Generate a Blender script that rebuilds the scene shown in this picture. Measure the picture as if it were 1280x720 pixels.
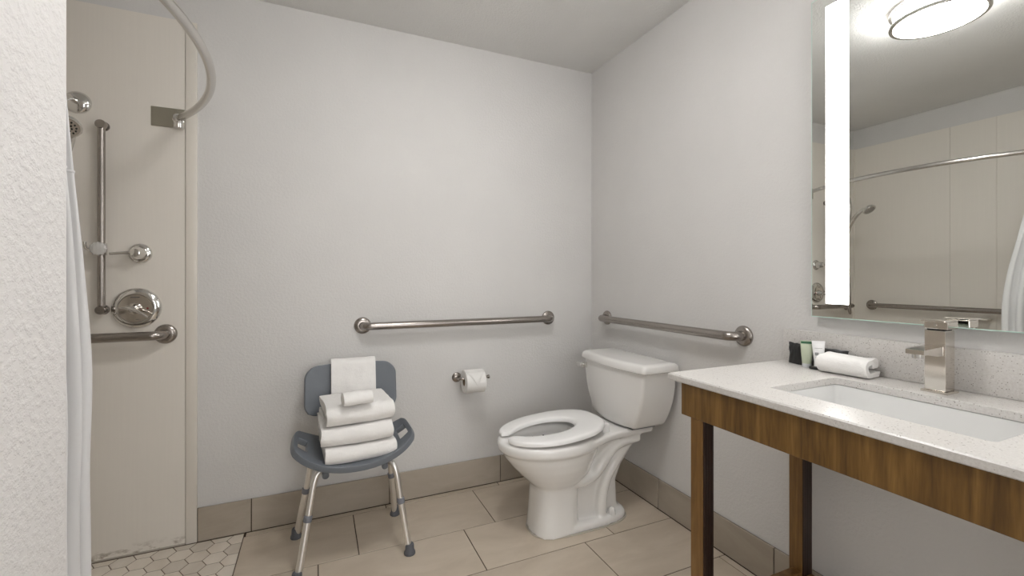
import bpy, bmesh, math, random
from mathutils import Vector, Matrix, noise

random.seed(7)
S = bpy.context.scene
COL = S.collection
PI = math.pi
for o in list(bpy.data.objects):
    bpy.data.objects.remove(o, do_unlink=True)

# ------------------------------------------------------------------ camera
cd = bpy.data.cameras.new('camera')
cam = bpy.data.objects.new('camera', cd)
COL.objects.link(cam)
cam.location = (-1.5574, -2.3116, 1.15)
cam.rotation_euler = (PI / 2, 0, -0.4148)
cd.sensor_fit = 'HORIZONTAL'
cd.sensor_width = 36.0
cd.lens = 552.1 / 1280 * 36.0
cd.shift_y = -13.7 / 1280
cd.clip_start = 0.02
S.camera = cam

# ------------------------------------------------------------------ world, exposure, lamp strengths
w = bpy.data.worlds.new('world')
S.world = w
w.use_nodes = True
w.node_tree.nodes['Background'].inputs[0].default_value = (0.5, 0.5, 0.5, 1)
w.node_tree.nodes['Background'].inputs[1].default_value = 0.05
S.view_settings.view_transform = 'Standard'
S.view_settings.look = 'None'
S.view_settings.gamma = 1
S.view_settings.use_curve_mapping = False
S.view_settings.exposure = 1.05
CEILING_LAMP = 19.5        # emission of the ceiling lamp's glass
ENTRY_LAMP = 6.5           # emission of an unseen second lamp, added as fill light
STRIP = 7.5                # emission of the mirror's light strips

BEDROOM_WINDOW = 1.9       # emission of the unseen window added behind the camera as fill

# room (x: along the back wall, y: into the depth, z: up; the far right corner is the origin)
XL, YF, ZC = -2.757, -3.05, 2.412      # left wall, front wall, ceiling
XP, YP = -1.867, -1.52                 # corner of the inner wall that closes the shower

# ------------------------------------------------------------------ materials
MATS = {}


def nt(name):
    m = bpy.data.materials.new(name)
    m.use_nodes = True
    t = m.node_tree
    return m, t, t.nodes['Principled BSDF']


def lnk(t, a, b):
    t.links.new(a, b)


def coords(t, scale=(1, 1, 1), kind='Object'):
    tc = t.nodes.new('ShaderNodeTexCoord')
    mp = t.nodes.new('ShaderNodeMapping')
    mp.inputs['Scale'].default_value = scale
    lnk(t, tc.outputs[kind], mp.inputs['Vector'])
    return mp.outputs['Vector']


def noise_node(t, vec, scale, detail=3, rough=0.55):
    n = t.nodes.new('ShaderNodeTexNoise')
    n.inputs['Scale'].default_value = scale
    n.inputs['Detail'].default_value = detail
    n.inputs['Roughness'].default_value = rough
    lnk(t, vec, n.inputs['Vector'])
    return n


def ramp(t, fac, stops):
    r = t.nodes.new('ShaderNodeValToRGB')
    el = r.color_ramp.elements
    while len(el) < len(stops):
        el.new(0.5)
    for e, (p, c) in zip(el, stops):
        e.position = p
        e.color = (*c, 1)
    lnk(t, fac, r.inputs['Fac'])
    return r.outputs['Color']


def bump(t, b, height, dist, strength=1.0):
    n = t.nodes.new('ShaderNodeBump')
    n.inputs['Distance'].default_value = dist
    n.inputs['Strength'].default_value = strength
    lnk(t, height, n.inputs['Height'])
    lnk(t, n.outputs['Normal'], b.inputs['Normal'])
    return n


def flat(name, col, rough=0.5, metal=0.0, coat=0.0, spec=0.5):
    m, t, b = nt(name)
    b.inputs['Base Color'].default_value = (*col, 1)
    b.inputs['Roughness'].default_value = rough
    b.inputs['Metallic'].default_value = metal
    b.inputs['Coat Weight'].default_value = coat
    b.inputs['Specular IOR Level'].default_value = spec
    return m


def paint(name, col, scale, dist, rough=0.75):
    m, t, b = nt(name)
    v = coords(t)
    n = noise_node(t, v, scale, 4, 0.6)
    c = ramp(t, noise_node(t, v, 2.2, 3).outputs['Fac'],
             [(0.3, tuple(x * 0.97 for x in col)), (0.7, tuple(min(1, x * 1.02) for x in col))])
    lnk(t, c, b.inputs['Base Color'])
    b.inputs['Roughness'].default_value = rough
    b.inputs['Specular IOR Level'].default_value = 0.25
    r = t.nodes.new('ShaderNodeMapRange')
    r.inputs['From Min'].default_value = 0.42
    r.inputs['From Max'].default_value = 0.68
    lnk(t, n.outputs['Fac'], r.inputs['Value'])
    bump(t, b, r.outputs['Result'], dist)
    return m


def metal(name, col, rough, streak=None):
    m, t, b = nt(name)
    b.inputs['Base Color'].default_value = (*col, 1)
    b.inputs['Metallic'].default_value = 1.0
    b.inputs['Roughness'].default_value = rough
    if streak:
        n = noise_node(t, coords(t, streak), 60, 2)
        mr = t.nodes.new('ShaderNodeMapRange')
        mr.inputs['To Min'].default_value = rough * 0.8
        mr.inputs['To Max'].default_value = rough * 1.25
        lnk(t, n.outputs['Fac'], mr.inputs['Value'])
        lnk(t, mr.outputs['Result'], b.inputs['Roughness'])
    return m


def stone(name, c0, c1, c2, rough, axis=(1, 1, 1), vary=0.06):
    """porcelain tile with soft drifting streaks; each tile a little different"""
    m, t, b = nt(name)
    v = coords(t, axis)
    oi = t.nodes.new('ShaderNodeObjectInfo')
    addv = t.nodes.new('ShaderNodeVectorMath')
    addv.operation = 'ADD'
    sc = t.nodes.new('ShaderNodeVectorMath')
    sc.operation = 'SCALE'
    sc.inputs[0].default_value = (7.3, 3.1, 5.7)
    lnk(t, oi.outputs['Random'], sc.inputs['Scale'])
    lnk(t, v, addv.inputs[0])
    lnk(t, sc.outputs['Vector'], addv.inputs[1])
    n = noise_node(t, addv.outputs['Vector'], 3.0, 6, 0.6)
    n.inputs['Distortion'].default_value = 0.8
    c = ramp(t, n.outputs['Fac'], [(0.3, c0), (0.52, c1), (0.75, c2)])
    hs = t.nodes.new('ShaderNodeHueSaturation')
    mr = t.nodes.new('ShaderNodeMapRange')
    mr.inputs['To Min'].default_value = 1 - vary
    mr.inputs['To Max'].default_value = 1 + vary
    lnk(t, oi.outputs['Random'], mr.inputs['Value'])
    lnk(t, mr.outputs['Result'], hs.inputs['Value'])
    lnk(t, c, hs.inputs['Color'])
    lnk(t, hs.outputs['Color'], b.inputs['Base Color'])
    b.inputs['Roughness'].default_value = rough
    f = noise_node(t, v, 180, 2)
    bump(t, b, f.outputs['Fac'], 0.0003, 0.4)
    return m


def terry(name, col, scale=900, dist=0.0016):
    m, t, b = nt(name)
    v = coords(t)
    b.inputs['Base Color'].default_value = (*col, 1)
    b.inputs['Roughness'].default_value = 0.95
    b.inputs['Specular IOR Level'].default_value = 0.1
    b.inputs['Sheen Weight'].default_value = 0.25
    n = noise_node(t, v, scale * 0.35, 3, 0.7)
    n2 = noise_node(t, v, 24, 3)
    mx = t.nodes.new('ShaderNodeMath')
    mx.operation = 'MULTIPLY_ADD'
    mx.inputs[1].default_value = 2.5
    lnk(t, n2.outputs['Fac'], mx.inputs[0])
    lnk(t, n.outputs['Fac'], mx.inputs[2])
    bump(t, b, mx.outputs['Value'], dist)
    return m


def quartz(name):
    m, t, b = nt(name)
    v = coords(t)
    base = ramp(t, noise_node(t, v, 210, 3, 0.7).outputs['Fac'],
                [(0.32, (0.58, 0.555, 0.53)), (0.5, (0.64, 0.62, 0.595)), (0.7, (0.69, 0.67, 0.65))])
    vo = t.nodes.new('ShaderNodeTexVoronoi')
    vo.inputs['Scale'].default_value = 235
    lnk(t, v, vo.inputs['Vector'])
    sep = t.nodes.new('ShaderNodeSeparateColor')
    lnk(t, vo.outputs['Color'], sep.inputs['Color'])
    lt = t.nodes.new('ShaderNodeMath')
    lt.operation = 'LESS_THAN'
    lt.inputs[1].default_value = 0.13
    lnk(t, sep.outputs[0], lt.inputs[0])
    d = t.nodes.new('ShaderNodeMath')
    d.operation = 'LESS_THAN'
    d.inputs[1].default_value = 0.33
    lnk(t, vo.outputs['Distance'], d.inputs[0])
    mu = t.nodes.new('ShaderNodeMath')
    mu.operation = 'MULTIPLY'
    lnk(t, lt.outputs[0], mu.inputs[0])
    lnk(t, d.outputs[0], mu.inputs[1])
    mul2 = t.nodes.new('ShaderNodeMath')
    mul2.operation = 'MULTIPLY'
    mul2.inputs[1].default_value = 0.75
    lnk(t, mu.outputs[0], mul2.inputs[0])
    mix = t.nodes.new('ShaderNodeMix')
    mix.data_type = 'RGBA'
    lnk(t, mul2.outputs[0], mix.inputs['Factor'])
    lnk(t, base, mix.inputs['A'])
    mix.inputs['B'].default_value = (0.15, 0.115, 0.09, 1)
    lnk(t, mix.outputs['Result'], b.inputs['Base Color'])
    b.inputs['Roughness'].default_value = 0.30
    return m


def wood(name, dark, mid, light, scale=(1, 1, 0.08)):
    m, t, b = nt(name)
    v = coords(t, scale)
    n = noise_node(t, v, 26, 5, 0.62)
    n.inputs['Distortion'].default_value = 0.9
    n2 = noise_node(t, v, 190, 2, 0.5)
    mx = t.nodes.new('ShaderNodeMath')
    mx.operation = 'MULTIPLY_ADD'
    mx.inputs[1].default_value = 0.3
    lnk(t, n2.outputs['Fac'], mx.inputs[0])
    sub = t.nodes.new('ShaderNodeMath')
    sub.operation = 'SUBTRACT'
    sub.inputs[1].default_value = 0.15
    lnk(t, n.outputs['Fac'], sub.inputs[0])
    lnk(t, sub.outputs[0], mx.inputs[2])
    c = ramp(t, mx.outputs[0], [(0.3, dark), (0.52, mid), (0.72, light)])
    lnk(t, c, b.inputs['Base Color'])
    b.inputs['Roughness'].default_value = 0.38
    bump(t, b, n2.outputs['Fac'], 0.0003, 0.4)
    return m


def panel_mat(name, col):
    """cream shower wall panel: faint vertical weave, stained along its foot"""
    m, t, b = nt(name)
    v = coords(t)
    n = noise_node(t, coords(t, (1, 1, 0.02)), 150, 2)
    base = ramp(t, n.outputs['Fac'], [(0.35, tuple(x * 0.99 for x in col)), (0.65, tuple(x * 1.006 for x in col))])
    sep = t.nodes.new('ShaderNodeSeparateXYZ')
    lnk(t, v, sep.inputs[0])
    nn = noise_node(t, coords(t, (1, 1, 2.0)), 16, 5, 0.7)
    mr = t.nodes.new('ShaderNodeMapRange')
    mr.inputs['From Min'].default_value = 0.0
    mr.inputs['From Max'].default_value = 0.05
    mr.inputs['To Min'].default_value = 1.0
    mr.inputs['To Max'].default_value = 0.0
    lnk(t, sep.outputs['Z'], mr.inputs['Value'])
    ad = t.nodes.new('ShaderNodeMath')
    ad.operation = 'MULTIPLY'
    lnk(t, mr.outputs[0], ad.inputs[0])
    cr = t.nodes.new('ShaderNodeMapRange')
    cr.inputs['From Min'].default_value = 0.5
    cr.inputs['From Max'].default_value = 0.62
    lnk(t, nn.outputs['Fac'], cr.inputs['Value'])
    lnk(t, cr.outputs[0], ad.inputs[1])
    mix = t.nodes.new('ShaderNodeMix')
    mix.data_type = 'RGBA'
    lnk(t, ad.outputs[0], mix.inputs['Factor'])
    lnk(t, base, mix.inputs['A'])
    mix.inputs['B'].default_value = (0.20, 0.15, 0.085, 1)
    lnk(t, mix.outputs['Result'], b.inputs['Base Color'])
    b.inputs['Roughness'].default_value = 0.45
    bump(t, b, n.outputs['Fac'], 0.0003, 0.3)
    return m


def emit(name, col, strength):
    m, t, b = nt(name)
    b.inputs['Base Color'].default_value = (0.8, 0.8, 0.8, 1)
    b.inputs['Emission Color'].default_value = (*col, 1)
    b.inputs['Emission Strength'].default_value = strength
    return m


def curtain_mat(name):
    m, t, b = nt(name)
    b.inputs['Base Color'].default_value = (0.88, 0.88, 0.885, 1)
    b.inputs['Roughness'].default_value = 0.8
    b.inputs['Specular IOR Level'].default_value = 0.2
    n = noise_node(t, coords(t), 500, 2)
    bump(t, b, n.outputs['Fac'], 0.0004, 0.5)
    tr = t.nodes.new('ShaderNodeBsdfTranslucent')
    tr.inputs['Color'].default_value = (0.88, 0.88, 0.885, 1)
    mx = t.nodes.new('ShaderNodeMixShader')
    mx.inputs['Fac'].default_value = 0.3
    lnk(t, b.outputs[0], mx.inputs[1])
    lnk(t, tr.outputs[0], mx.inputs[2])
    lnk(t, mx.outputs[0], t.nodes['Material Output'].inputs['Surface'])
    return m


def glass(name, col, rough=0.0):
    m, t, b = nt(name)
    b.inputs['Base Color'].default_value = (*col, 1)
    b.inputs['Roughness'].default_value = rough
    b.inputs['Transmission Weight'].default_value = 0.55
    b.inputs['IOR'].default_value = 1.45
    return m


M = dict(
    wall=paint('wall_paint', (0.69, 0.68, 0.667), 90, 0.0006),
    inner_wall=paint('textured_paint', (0.775, 0.76, 0.75), 85, 0.0011),
    ceiling=paint('ceiling_paint', (0.76, 0.755, 0.74), 110, 0.0010),
    panel=panel_mat('cream_panel', (0.795, 0.755, 0.695)),
    strip_trim=flat('cream_trim', (0.75, 0.71, 0.645), 0.4),
    floor_tile=stone('beige_porcelain', (0.50, 0.425, 0.335), (0.565, 0.485, 0.39), (0.63, 0.55, 0.45), 0.34, (1, 2.2, 1)),
    base_tile=stone('taupe_porcelain', (0.36, 0.31, 0.25), (0.41, 0.36, 0.295), (0.46, 0.41, 0.345), 0.36, (1, 1, 2.5)),
    hex_tile=stone('hex_porcelain', (0.62, 0.55, 0.465), (0.70, 0.635, 0.55), (0.76, 0.70, 0.62), 0.4, (3, 1, 1), 0.09),
    grout=flat('brown_grout', (0.055, 0.036, 0.022), 0.9),
    hex_grout=flat('tan_grout', (0.17, 0.13, 0.095), 0.9),
    caulk=flat('grey_caulk', (0.50, 0.46, 0.40), 0.6),
    nickel=metal('brushed_nickel', (0.36, 0.33, 0.305), 0.26),
    satin=metal('satin_steel', (0.62, 0.60, 0.575), 0.24),
    plate=metal('bracket_plate', (0.45, 0.43, 0.36), 0.33),
    chrome=metal('chrome', (0.72, 0.71, 0.69), 0.07),
    faucet=metal('polished_nickel', (0.70, 0.66, 0.61), 0.09),
    alu=metal('satin_aluminium', (0.86, 0.845, 0.82), 0.36),
    black=flat('black_hole', (0.012, 0.012, 0.012), 0.6),
    porcelain=flat('white_porcelain', (0.87, 0.86, 0.84), 0.10, 0, 0.3),
    seat=flat('white_plastic', (0.90, 0.895, 0.885), 0.22),
    grey=flat('grey_plastic', (0.155, 0.172, 0.195), 0.42),
    grey2=flat('grey_collar', (0.21, 0.22, 0.25), 0.5),
    rubber=flat('grey_rubber', (0.11, 0.115, 0.13), 0.6),
    towel=terry('white_terry', (0.90, 0.885, 0.865)),
    quartz=quartz('white_quartz'),
    basin=flat('basin_white', (0.78, 0.78, 0.77), 0.12),
    wood=wood('walnut_veneer', (0.075, 0.036, 0.008), (0.165, 0.085, 0.020), (0.26, 0.145, 0.040)),
    wood2=wood('walnut_leg', (0.13, 0.062, 0.016), (0.20, 0.103, 0.028), (0.27, 0.15, 0.048)),
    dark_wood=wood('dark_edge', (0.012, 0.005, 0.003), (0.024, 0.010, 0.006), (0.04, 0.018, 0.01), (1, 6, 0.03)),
    mirror=metal('mirror_silver', (0.89, 0.905, 0.885), 0.0),
    glass_edge=flat('glass_edge', (0.62, 0.80, 0.74), 0.1),
    housing=flat('mirror_housing', (0.55, 0.55, 0.54), 0.6),
    led=emit('lit_strip', (1.0, 0.985, 0.955), STRIP),
    lamp=emit('lit_glass', (1.0, 0.985, 0.97), CEILING_LAMP),
    entry=emit('lit_glass_entry', (1.0, 0.985, 0.97), ENTRY_LAMP),
    daylight=emit('daylit_pane', (1.0, 0.99, 0.985), BEDROOM_WINDOW),
    carpet=flat('carpet', (0.38, 0.36, 0.33), 0.95),
    curtain=curtain_mat('curtain_cloth'),
    clear=glass('clear_plastic', (0.93, 0.92, 0.9), 0.15),
    paper=flat('tissue_paper', (0.83, 0.82, 0.80), 0.95, 0, 0, 0.1),
    cardboard=flat('cardboard', (0.30, 0.22, 0.15), 0.9),
    green_lotion=flat('pale_green_tube', (0.50, 0.55, 0.42), 0.3),
    mint=flat('mint_tube', (0.46, 0.60, 0.49), 0.3),
    green=flat('dark_green_print', (0.03, 0.13, 0.06), 0.4),
    white_tube=flat('white_tube', (0.80, 0.80, 0.80), 0.35),
    clear_cap=flat('frosted_cap', (0.66, 0.68, 0.70), 0.2),
    ink=flat('dark_ink', (0.05, 0.05, 0.055), 0.6),
    pale_ink=flat('pale_print', (0.42, 0.42, 0.40), 0.6),
    red_ink=flat('red_print', (0.25, 0.03, 0.025), 0.5),
    black_wrap=flat('black_wrap', (0.012, 0.012, 0.012), 0.35),
    water=flat('water', (0.55, 0.56, 0.54), 0.03),
)

# ------------------------------------------------------------------ mesh helpers


def B():
    return bmesh.new()


def box(bm, x0, x1, y0, y1, z0, z1, bev=0.0, seg=2):
    vs = [bm.verts.new((x, y, z)) for z in (z0, z1) for y in (y0, y1) for x in (x0, x1)]
    fs = [(0, 2, 3, 1), (4, 5, 7, 6), (0, 1, 5, 4), (2, 6, 7, 3), (0, 4, 6, 2), (1, 3, 7, 5)]
    faces = [bm.faces.new([vs[i] for i in f]) for f in fs]
    if bev > 0:
        es = list({e for f in faces for e in f.edges})
        bmesh.ops.bevel(bm, geom=es, offset=bev, segments=seg, profile=0.5, affect='EDGES')
    return vs


def ring(bm, pts):
    return [bm.verts.new(p) for p in pts]


def bridge(bm, a, b):
    n = len(a)
    for i in range(n):
        j = (i + 1) % n
        bm.faces.new((a[i], a[j], b[j], b[i]))


def loft(bm, rings, caps=True):
    rs = [ring(bm, r) for r in rings]
    for a, b in zip(rs, rs[1:]):
        bridge(bm, a, b)
    if caps:
        bm.faces.new(list(reversed(rs[0])))
        bm.faces.new(rs[-1])
    return rs


def smooth_path(pts, sub=8):
    """Catmull-Rom through the points"""
    P = [Vector(p) for p in pts]
    P = [P[0] * 2 - P[1]] + P + [P[-1] * 2 - P[-2]]
    out = []
    for i in range(1, len(P) - 2):
        a, b, c, d = P[i - 1:i + 3]
        for k in range(sub):
            t = k / sub
            out.append(0.5 * ((2 * b) + (c - a) * t + (2 * a - 5 * b + 4 * c - d) * t * t + (3 * b - a - 3 * c + d) * t ** 3))
    out.append(P[-2])
    return out


def tube(bm, pts, r, seg=16, caps=True):
    P = [Vector(p) for p in pts]
    rr = r if hasattr(r, '__len__') else [r] * len(P)
    t0 = (P[1] - P[0]).normalized()
    up = Vector((0, 0, 1)) if abs(t0.z) < 0.9 else Vector((1, 0, 0))
    nrm = (up - t0 * up.dot(t0)).normalized()
    rings = []
    for i, p in enumerate(P):
        if i == 0:
            t = t0
        elif i == len(P) - 1:
            t = (P[i] - P[i - 1]).normalized()
        else:
            t = (P[i + 1] - P[i - 1]).normalized()
        nrm = (nrm - t * nrm.dot(t)).normalized()
        bi = t.cross(nrm)
        rings.append([p + (nrm * math.cos(2 * PI * k / seg) + bi * math.sin(2 * PI * k / seg)) * rr[i] for k in range(seg)])
    loft(bm, rings, caps)


def lathe(bm, prof, origin, axis, seg=32, caps=True):
    """profile of (radius, height along axis)"""
    a = Vector(axis).normalized()
    up = Vector((0, 0, 1)) if abs(a.z) < 0.9 else Vector((1, 0, 0))
    n = (up - a * up.dot(a)).normalized()
    b = a.cross(n)
    o = Vector(origin)
    rings = [[o + a * h + (n * math.cos(2 * PI * k / seg) + b * math.sin(2 * PI * k / seg)) * max(r, 1e-4) for k in range(seg)] for r, h in prof]
    loft(bm, rings, caps)


def prism(bm, poly, z0, z1, bev=0.0):
    """vertical prism over a polygon in x, y (counter-clockwise), top edge eased"""
    if bev <= 0:
        loft(bm, [[(x, y, z0) for x, y in poly], [(x, y, z1) for x, y in poly]])
        return
    cx = sum(p[0] for p in poly) / len(poly)
    cy = sum(p[1] for p in poly) / len(poly)
    ins = []
    for x, y in poly:
        d = Vector((cx - x, cy - y))
        L = d.length or 1
        ins.append((x + d.x / L * min(bev * 1.4, L * .4), y + d.y / L * min(bev * 1.4, L * .4)))
    loft(bm, [[(x, y, z0) for x, y in poly], [(x, y, z1 - bev) for x, y in poly], [(x, y, z1) for x, y in ins]])


def finish(bm, name, smooth=35):
    bmesh.ops.recalc_face_normals(bm, faces=bm.faces[:])
    me = bpy.data.meshes.new(name)
    bm.to_mesh(me)
    bm.free()
    if smooth:
        for p in me.polygons:
            p.use_smooth = True
        me.set_sharp_from_angle(angle=math.radians(smooth))
    return me


def part(name, bm, mat, parent=None, smooth=35, label=None, kind=None, mats=None):
    """one mesh object; the geometry is given in world coordinates and moved to the parent's origin"""
    if parent is not None:
        off = parent.location.copy()
        p = parent.parent
        while p is not None:
            off += p.location
            p = p.parent
        bmesh.ops.translate(bm, verts=bm.verts[:], vec=-off)
    me = finish(bm, name, smooth)
    o = bpy.data.objects.new(name, me)
    COL.objects.link(o)
    for m in (mats or [mat]):
        me.materials.append(m)
    if parent is not None:
        o.parent = parent
    if label:
        o['label'] = label
    if kind:
        o['kind'] = kind
    return o


def thing(name, label, cat, loc=(0, 0, 0), group=None):
    o = bpy.data.objects.new(name, None)
    COL.objects.link(o)
    o.empty_display_size = 0.1
    o.location = loc
    o['label'] = label
    o['category'] = cat
    if group:
        o['group'] = group
    return o


def tag(o, label, cat, group=None):
    o['label'] = label
    o['category'] = cat
    if group:
        o['group'] = group
    return o


def struct(name, bm, mat, smooth=0, parent=None):
    return part(name, bm, mat, parent, smooth, kind='structure')


def mod(o, typ, name, **kw):
    m = o.modifiers.new(name, typ)
    for k, v in kw.items():
        setattr(m, k, v)
    return m


# ------------------------------------------------------------------ the room
b = B(); box(b, XL - 0.1, 0.1, 0.0, 0.1, -0.06, ZC + 0.1)
wall_back = struct('wall_back', b, M['wall'])
b = B(); box(b, 0.0, 0.1, YF, 0.0, -0.06, ZC + 0.1)
wall_right = struct('wall_right', b, M['wall'])
b = B(); box(b, XL - 0.1, XL, YF, 0.0, -0.06, ZC + 0.1)
wall_left = struct('wall_left', b, M['wall'])
# front wall; unseen doorway, bedroom and window added to bring in fill light
DX0, DX1, YB = -1.72, -0.36, -4.9
b = B(); box(b, XL - 0.1, DX0, YF - 0.1, YF, -0.06, ZC + 0.1); box(b, DX1, 0.1, YF - 0.1, YF, -0.06, ZC + 0.1); box(b, DX0, DX1, YF - 0.1, YF, 2.12, ZC + 0.1)
wall_front = struct('wall_front', b, M['wall'])
for xa, xb_ in ((DX0, DX0 + 0.02), (DX1 - 0.02, DX1)):
    b = B(); box(b, xa, xb_, YF - 0.12, YF + 0.012, 0, 2.12)
    part('door_jamb', b, M['seat'], wall_front, 0)
b = B(); box(b, DX0 + 0.02, DX1 - 0.02, YF - 0.12, YF + 0.012, 2.10, 2.12)
part('door_head', b, M['seat'], wall_front, 0)
BX0, BX1 = -2.6, 0.3
b = B(); box(b, BX0 - 0.1, BX0, YB, YF - 0.1, -0.06, ZC + 0.1)
struct('wall_bedroom_left', b, M['wall'])
b = B(); box(b, BX1, BX1 + 0.1, YB, YF - 0.1, -0.06, ZC + 0.1)
struct('wall_bedroom_right', b, M['wall'])
b = B(); box(b, BX0 - 0.1, BX1 + 0.1, YB - 0.1, YB, -0.06, ZC + 0.1)
struct('wall_bedroom_back', b, M['wall'])
b = B(); box(b, BX0, BX1, YB, YF - 0.1, -0.06, 0.0)
struct('floor_bedroom', b, M['carpet'])
b = B(); box(b, BX0, BX1, YB, YF - 0.1, ZC, ZC + 0.1)
struct('ceiling_bedroom', b, M['ceiling'])
WX0, WX1, WZ0, WZ1 = -2.1, -0.2, 0.55, 2.15
b = B()
for q in ((WX0 - 0.06, WX1 + 0.06, WZ0 - 0.06, WZ0), (WX0 - 0.06, WX1 + 0.06, WZ1, WZ1 + 0.06), (WX0 - 0.06, WX0, WZ0, WZ1), (WX1, WX1 + 0.06, WZ0, WZ1), (-1.175, -1.125, WZ0, WZ1)):
    box(b, q[0], q[1], YB, YB + 0.03, q[2], q[3])
win = struct('window_1', b, M['seat'])
b = B(); box(b, WX0, WX1, YB, YB + 0.008, WZ0, WZ1)
part('pane', b, M['daylight'], win, 0)  # emissive sheet out of view, added for frontal fill
b = B(); box(b, XL, XP, YF, YP, 0.0, ZC, 0.006, 3)
wall_inner = struct('wall_inner', b, M['inner_wall'], 40)
b = B(); box(b, XL, 0.0, YF, 0.0, ZC, ZC + 0.1)
struct('ceiling', b, M['ceiling'])

# floor: grout bed, large tiles, hexagons in the shower
b = B(); box(b, XL, 0.0, YF, 0.0, -0.06, -0.0022)
floor = struct('floor', b, M['grout'])
HX = -1.857                                  # where hexagons meet the large tiles
b = B(); box(b, XL, HX, YP, 0.0, -0.02, -0.0018)
part('shower_grout', b, M['hex_grout'], floor, 0)
G = 0.0019                                   # half a joint
rows = [(-0.045, -0.012), (-0.380, -0.045)] + [(-0.380 - 0.3055 * (k + 1), -0.380 - 0.3055 * k) for k in range(9)]
for r, (y0, y1) in enumerate(rows):
    if y1 < YF:
        break
    xoff = -0.030 - 0.1555 * r
    xs = [xoff + 0.607 * k for k in range(-6, 6)]
    for xa in xs:
        xb = xa + 0.607
        left = HX if y0 > YP - 0.2 else XP
        lo, hi = max(xa, left), min(xb, -0.012)
        if hi - lo < 0.012:
            continue
        yy0 = max(y0, YF)
        b = B()
        box(b, lo + G, hi - G, yy0 + G, y1 - G, -0.012, 0.0, 0.0012, 1)
        part('floor_tile', b, M['floor_tile'], floor, 0)
R6 = 0.0447


def clip(poly, axis, val, keep_less):
    out = []
    n = len(poly)
    for i in range(n):
        p, q = poly[i], poly[(i + 1) % n]
        ip = (p[axis] <= val) == keep_less
        iq = (q[axis] <= val) == keep_less
        if ip:
            out.append(p)
        if ip != iq:
            t = (val - p[axis]) / (q[axis] - p[axis])
            out.append((p[0] + (q[0] - p[0]) * t, p[1] + (q[1] - p[1]) * t))
    return out


hex_full = None
for i in range(-13, 3):
    for j in range(-20, 3):
        cx = -1.942 + i * 1.5 * R6
        cy = -0.0865 + j * 0.0775 + (0.03875 if i % 2 else 0)
        rr = R6 - 0.0018
        poly = [(cx + rr * math.cos(PI / 3 * k), cy + rr * math.sin(PI / 3 * k)) for k in range(6)]
        full = all(XL + .002 < p[0] < HX - .002 and YP + .002 < p[1] < -0.014 for p in poly)
        if full and hex_full is not None:
            o = bpy.data.objects.new('hexagonal_tile', hex_full)
            COL.objects.link(o)
            o.parent = floor
            o.location = (cx, cy, 0)
            continue
        for ax, val, less in ((0, XL + .002, False), (0, HX - .002, True), (1, YP + .002, False), (1, -0.014, True)):
            if poly:
                poly = clip(poly, ax, val, less)
        if len(poly) < 3:
            continue
        area = abs(sum(poly[k][0] * poly[(k + 1) % len(poly)][1] - poly[(k + 1) % len(poly)][0] * poly[k][1] for k in range(len(poly)))) / 2
        if area < 0.00012:
            continue
        b = B()
        prism(b, [(x - cx, y - cy) for x, y in poly], -0.012, -0.0004, 0.0012)
        me = finish(b, 'hexagonal_tile', 0)
        me.materials.append(M['hex_tile'])
        o = bpy.data.objects.new('hexagonal_tile', me)
        COL.objects.link(o)
        o.parent = floor
        o.location = (cx, cy, 0)
        if full:
            hex_full = me

# tiled baseboards
HB = 0.147
XS1, XS2 = -2.078, -2.035                    # trim strip at the edge of the shower panel
b = B(); box(b, XS2, 0.0, -0.008, 0.0, 0.0, HB - 0.002)
bb = struct('baseboard_back', b, M['grout'])
ed = [XS2 + 0.001, -1.831, -1.2235, -0.616, -0.012]
for a, c in zip(ed, ed[1:]):
    b = B(); box(b, a + G, c - G, -0.012, -0.004, 0.002, HB, 0.0014, 1)
    part('baseboard_tile', b, M['base_tile'], bb, 0)
b = B(); box(b, -0.008, 0.0, YF, 0.0, 0.0, HB - 0.002)
bb = struct('baseboard_right', b, M['grout'])
ed = [-0.012, -0.598, -1.206, -1.814, -2.422, YF]
for a, c in zip(ed, ed[1:]):
    b = B(); box(b, -0.012, -0.004, c + G, a - G, 0.002, HB, 0.0014, 1)
    part('baseboard_tile', b, M['base_tile'], bb, 0)

# shower wall panels
PT = 2.25
b = B(); box(b, XL + 0.006, XS1, -0.006, 0.0, 0.004, PT, 0.001, 1)
part('wall_panel', b, M['panel'], wall_back, 0)
b = B(); box(b, XS1 + 0.0015, XS2, -0.011, 0.0, 0.0, PT, 0.003, 2)
part('edge_strip', b, M['strip_trim'], wall_back, 40)
b = B(); box(b, XS1 - 0.0005, XS1 + 0.002, -0.004, 0.0, 0.0, PT)
part('caulk_joint', b, M['grout'], wall_back, 0)
b = B(); box(b, XL + 0.006, XS1, -0.008, -0.0, 0.0, 0.006)
part('caulk_line', b, M['caulk'], wall_back, 0)
for y0, y1 in ((-0.6396, -0.006), (-0.881, -0.6404), (YP, -0.883)):
    b = B(); box(b, XL, XL + 0.006, y0, y1, 0.004, PT, 0.0015, 1)
    part('wall_panel', b, M['panel'], wall_left, 0)
b = B(); box(b, XL, XL + 0.008, -0.887, -0.879, 0.004, PT, 0.003, 1)
part('edge_strip', b, M['strip_trim'], wall_left, 0)
b = B(); box(b, XL + 0.006, XL + 0.012, -0.012, -0.006, 0.004, PT)
part('corner_strip', b, M['strip_trim'], wall_left, 0)
b = B(); box(b, XL, XP - 0.03, YP, YP + 0.006, 0.004, PT, 0.0015, 1)
part('wall_panel', b, M['panel'], wall_inner, 0)

# ------------------------------------------------------------------ grab bars


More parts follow.
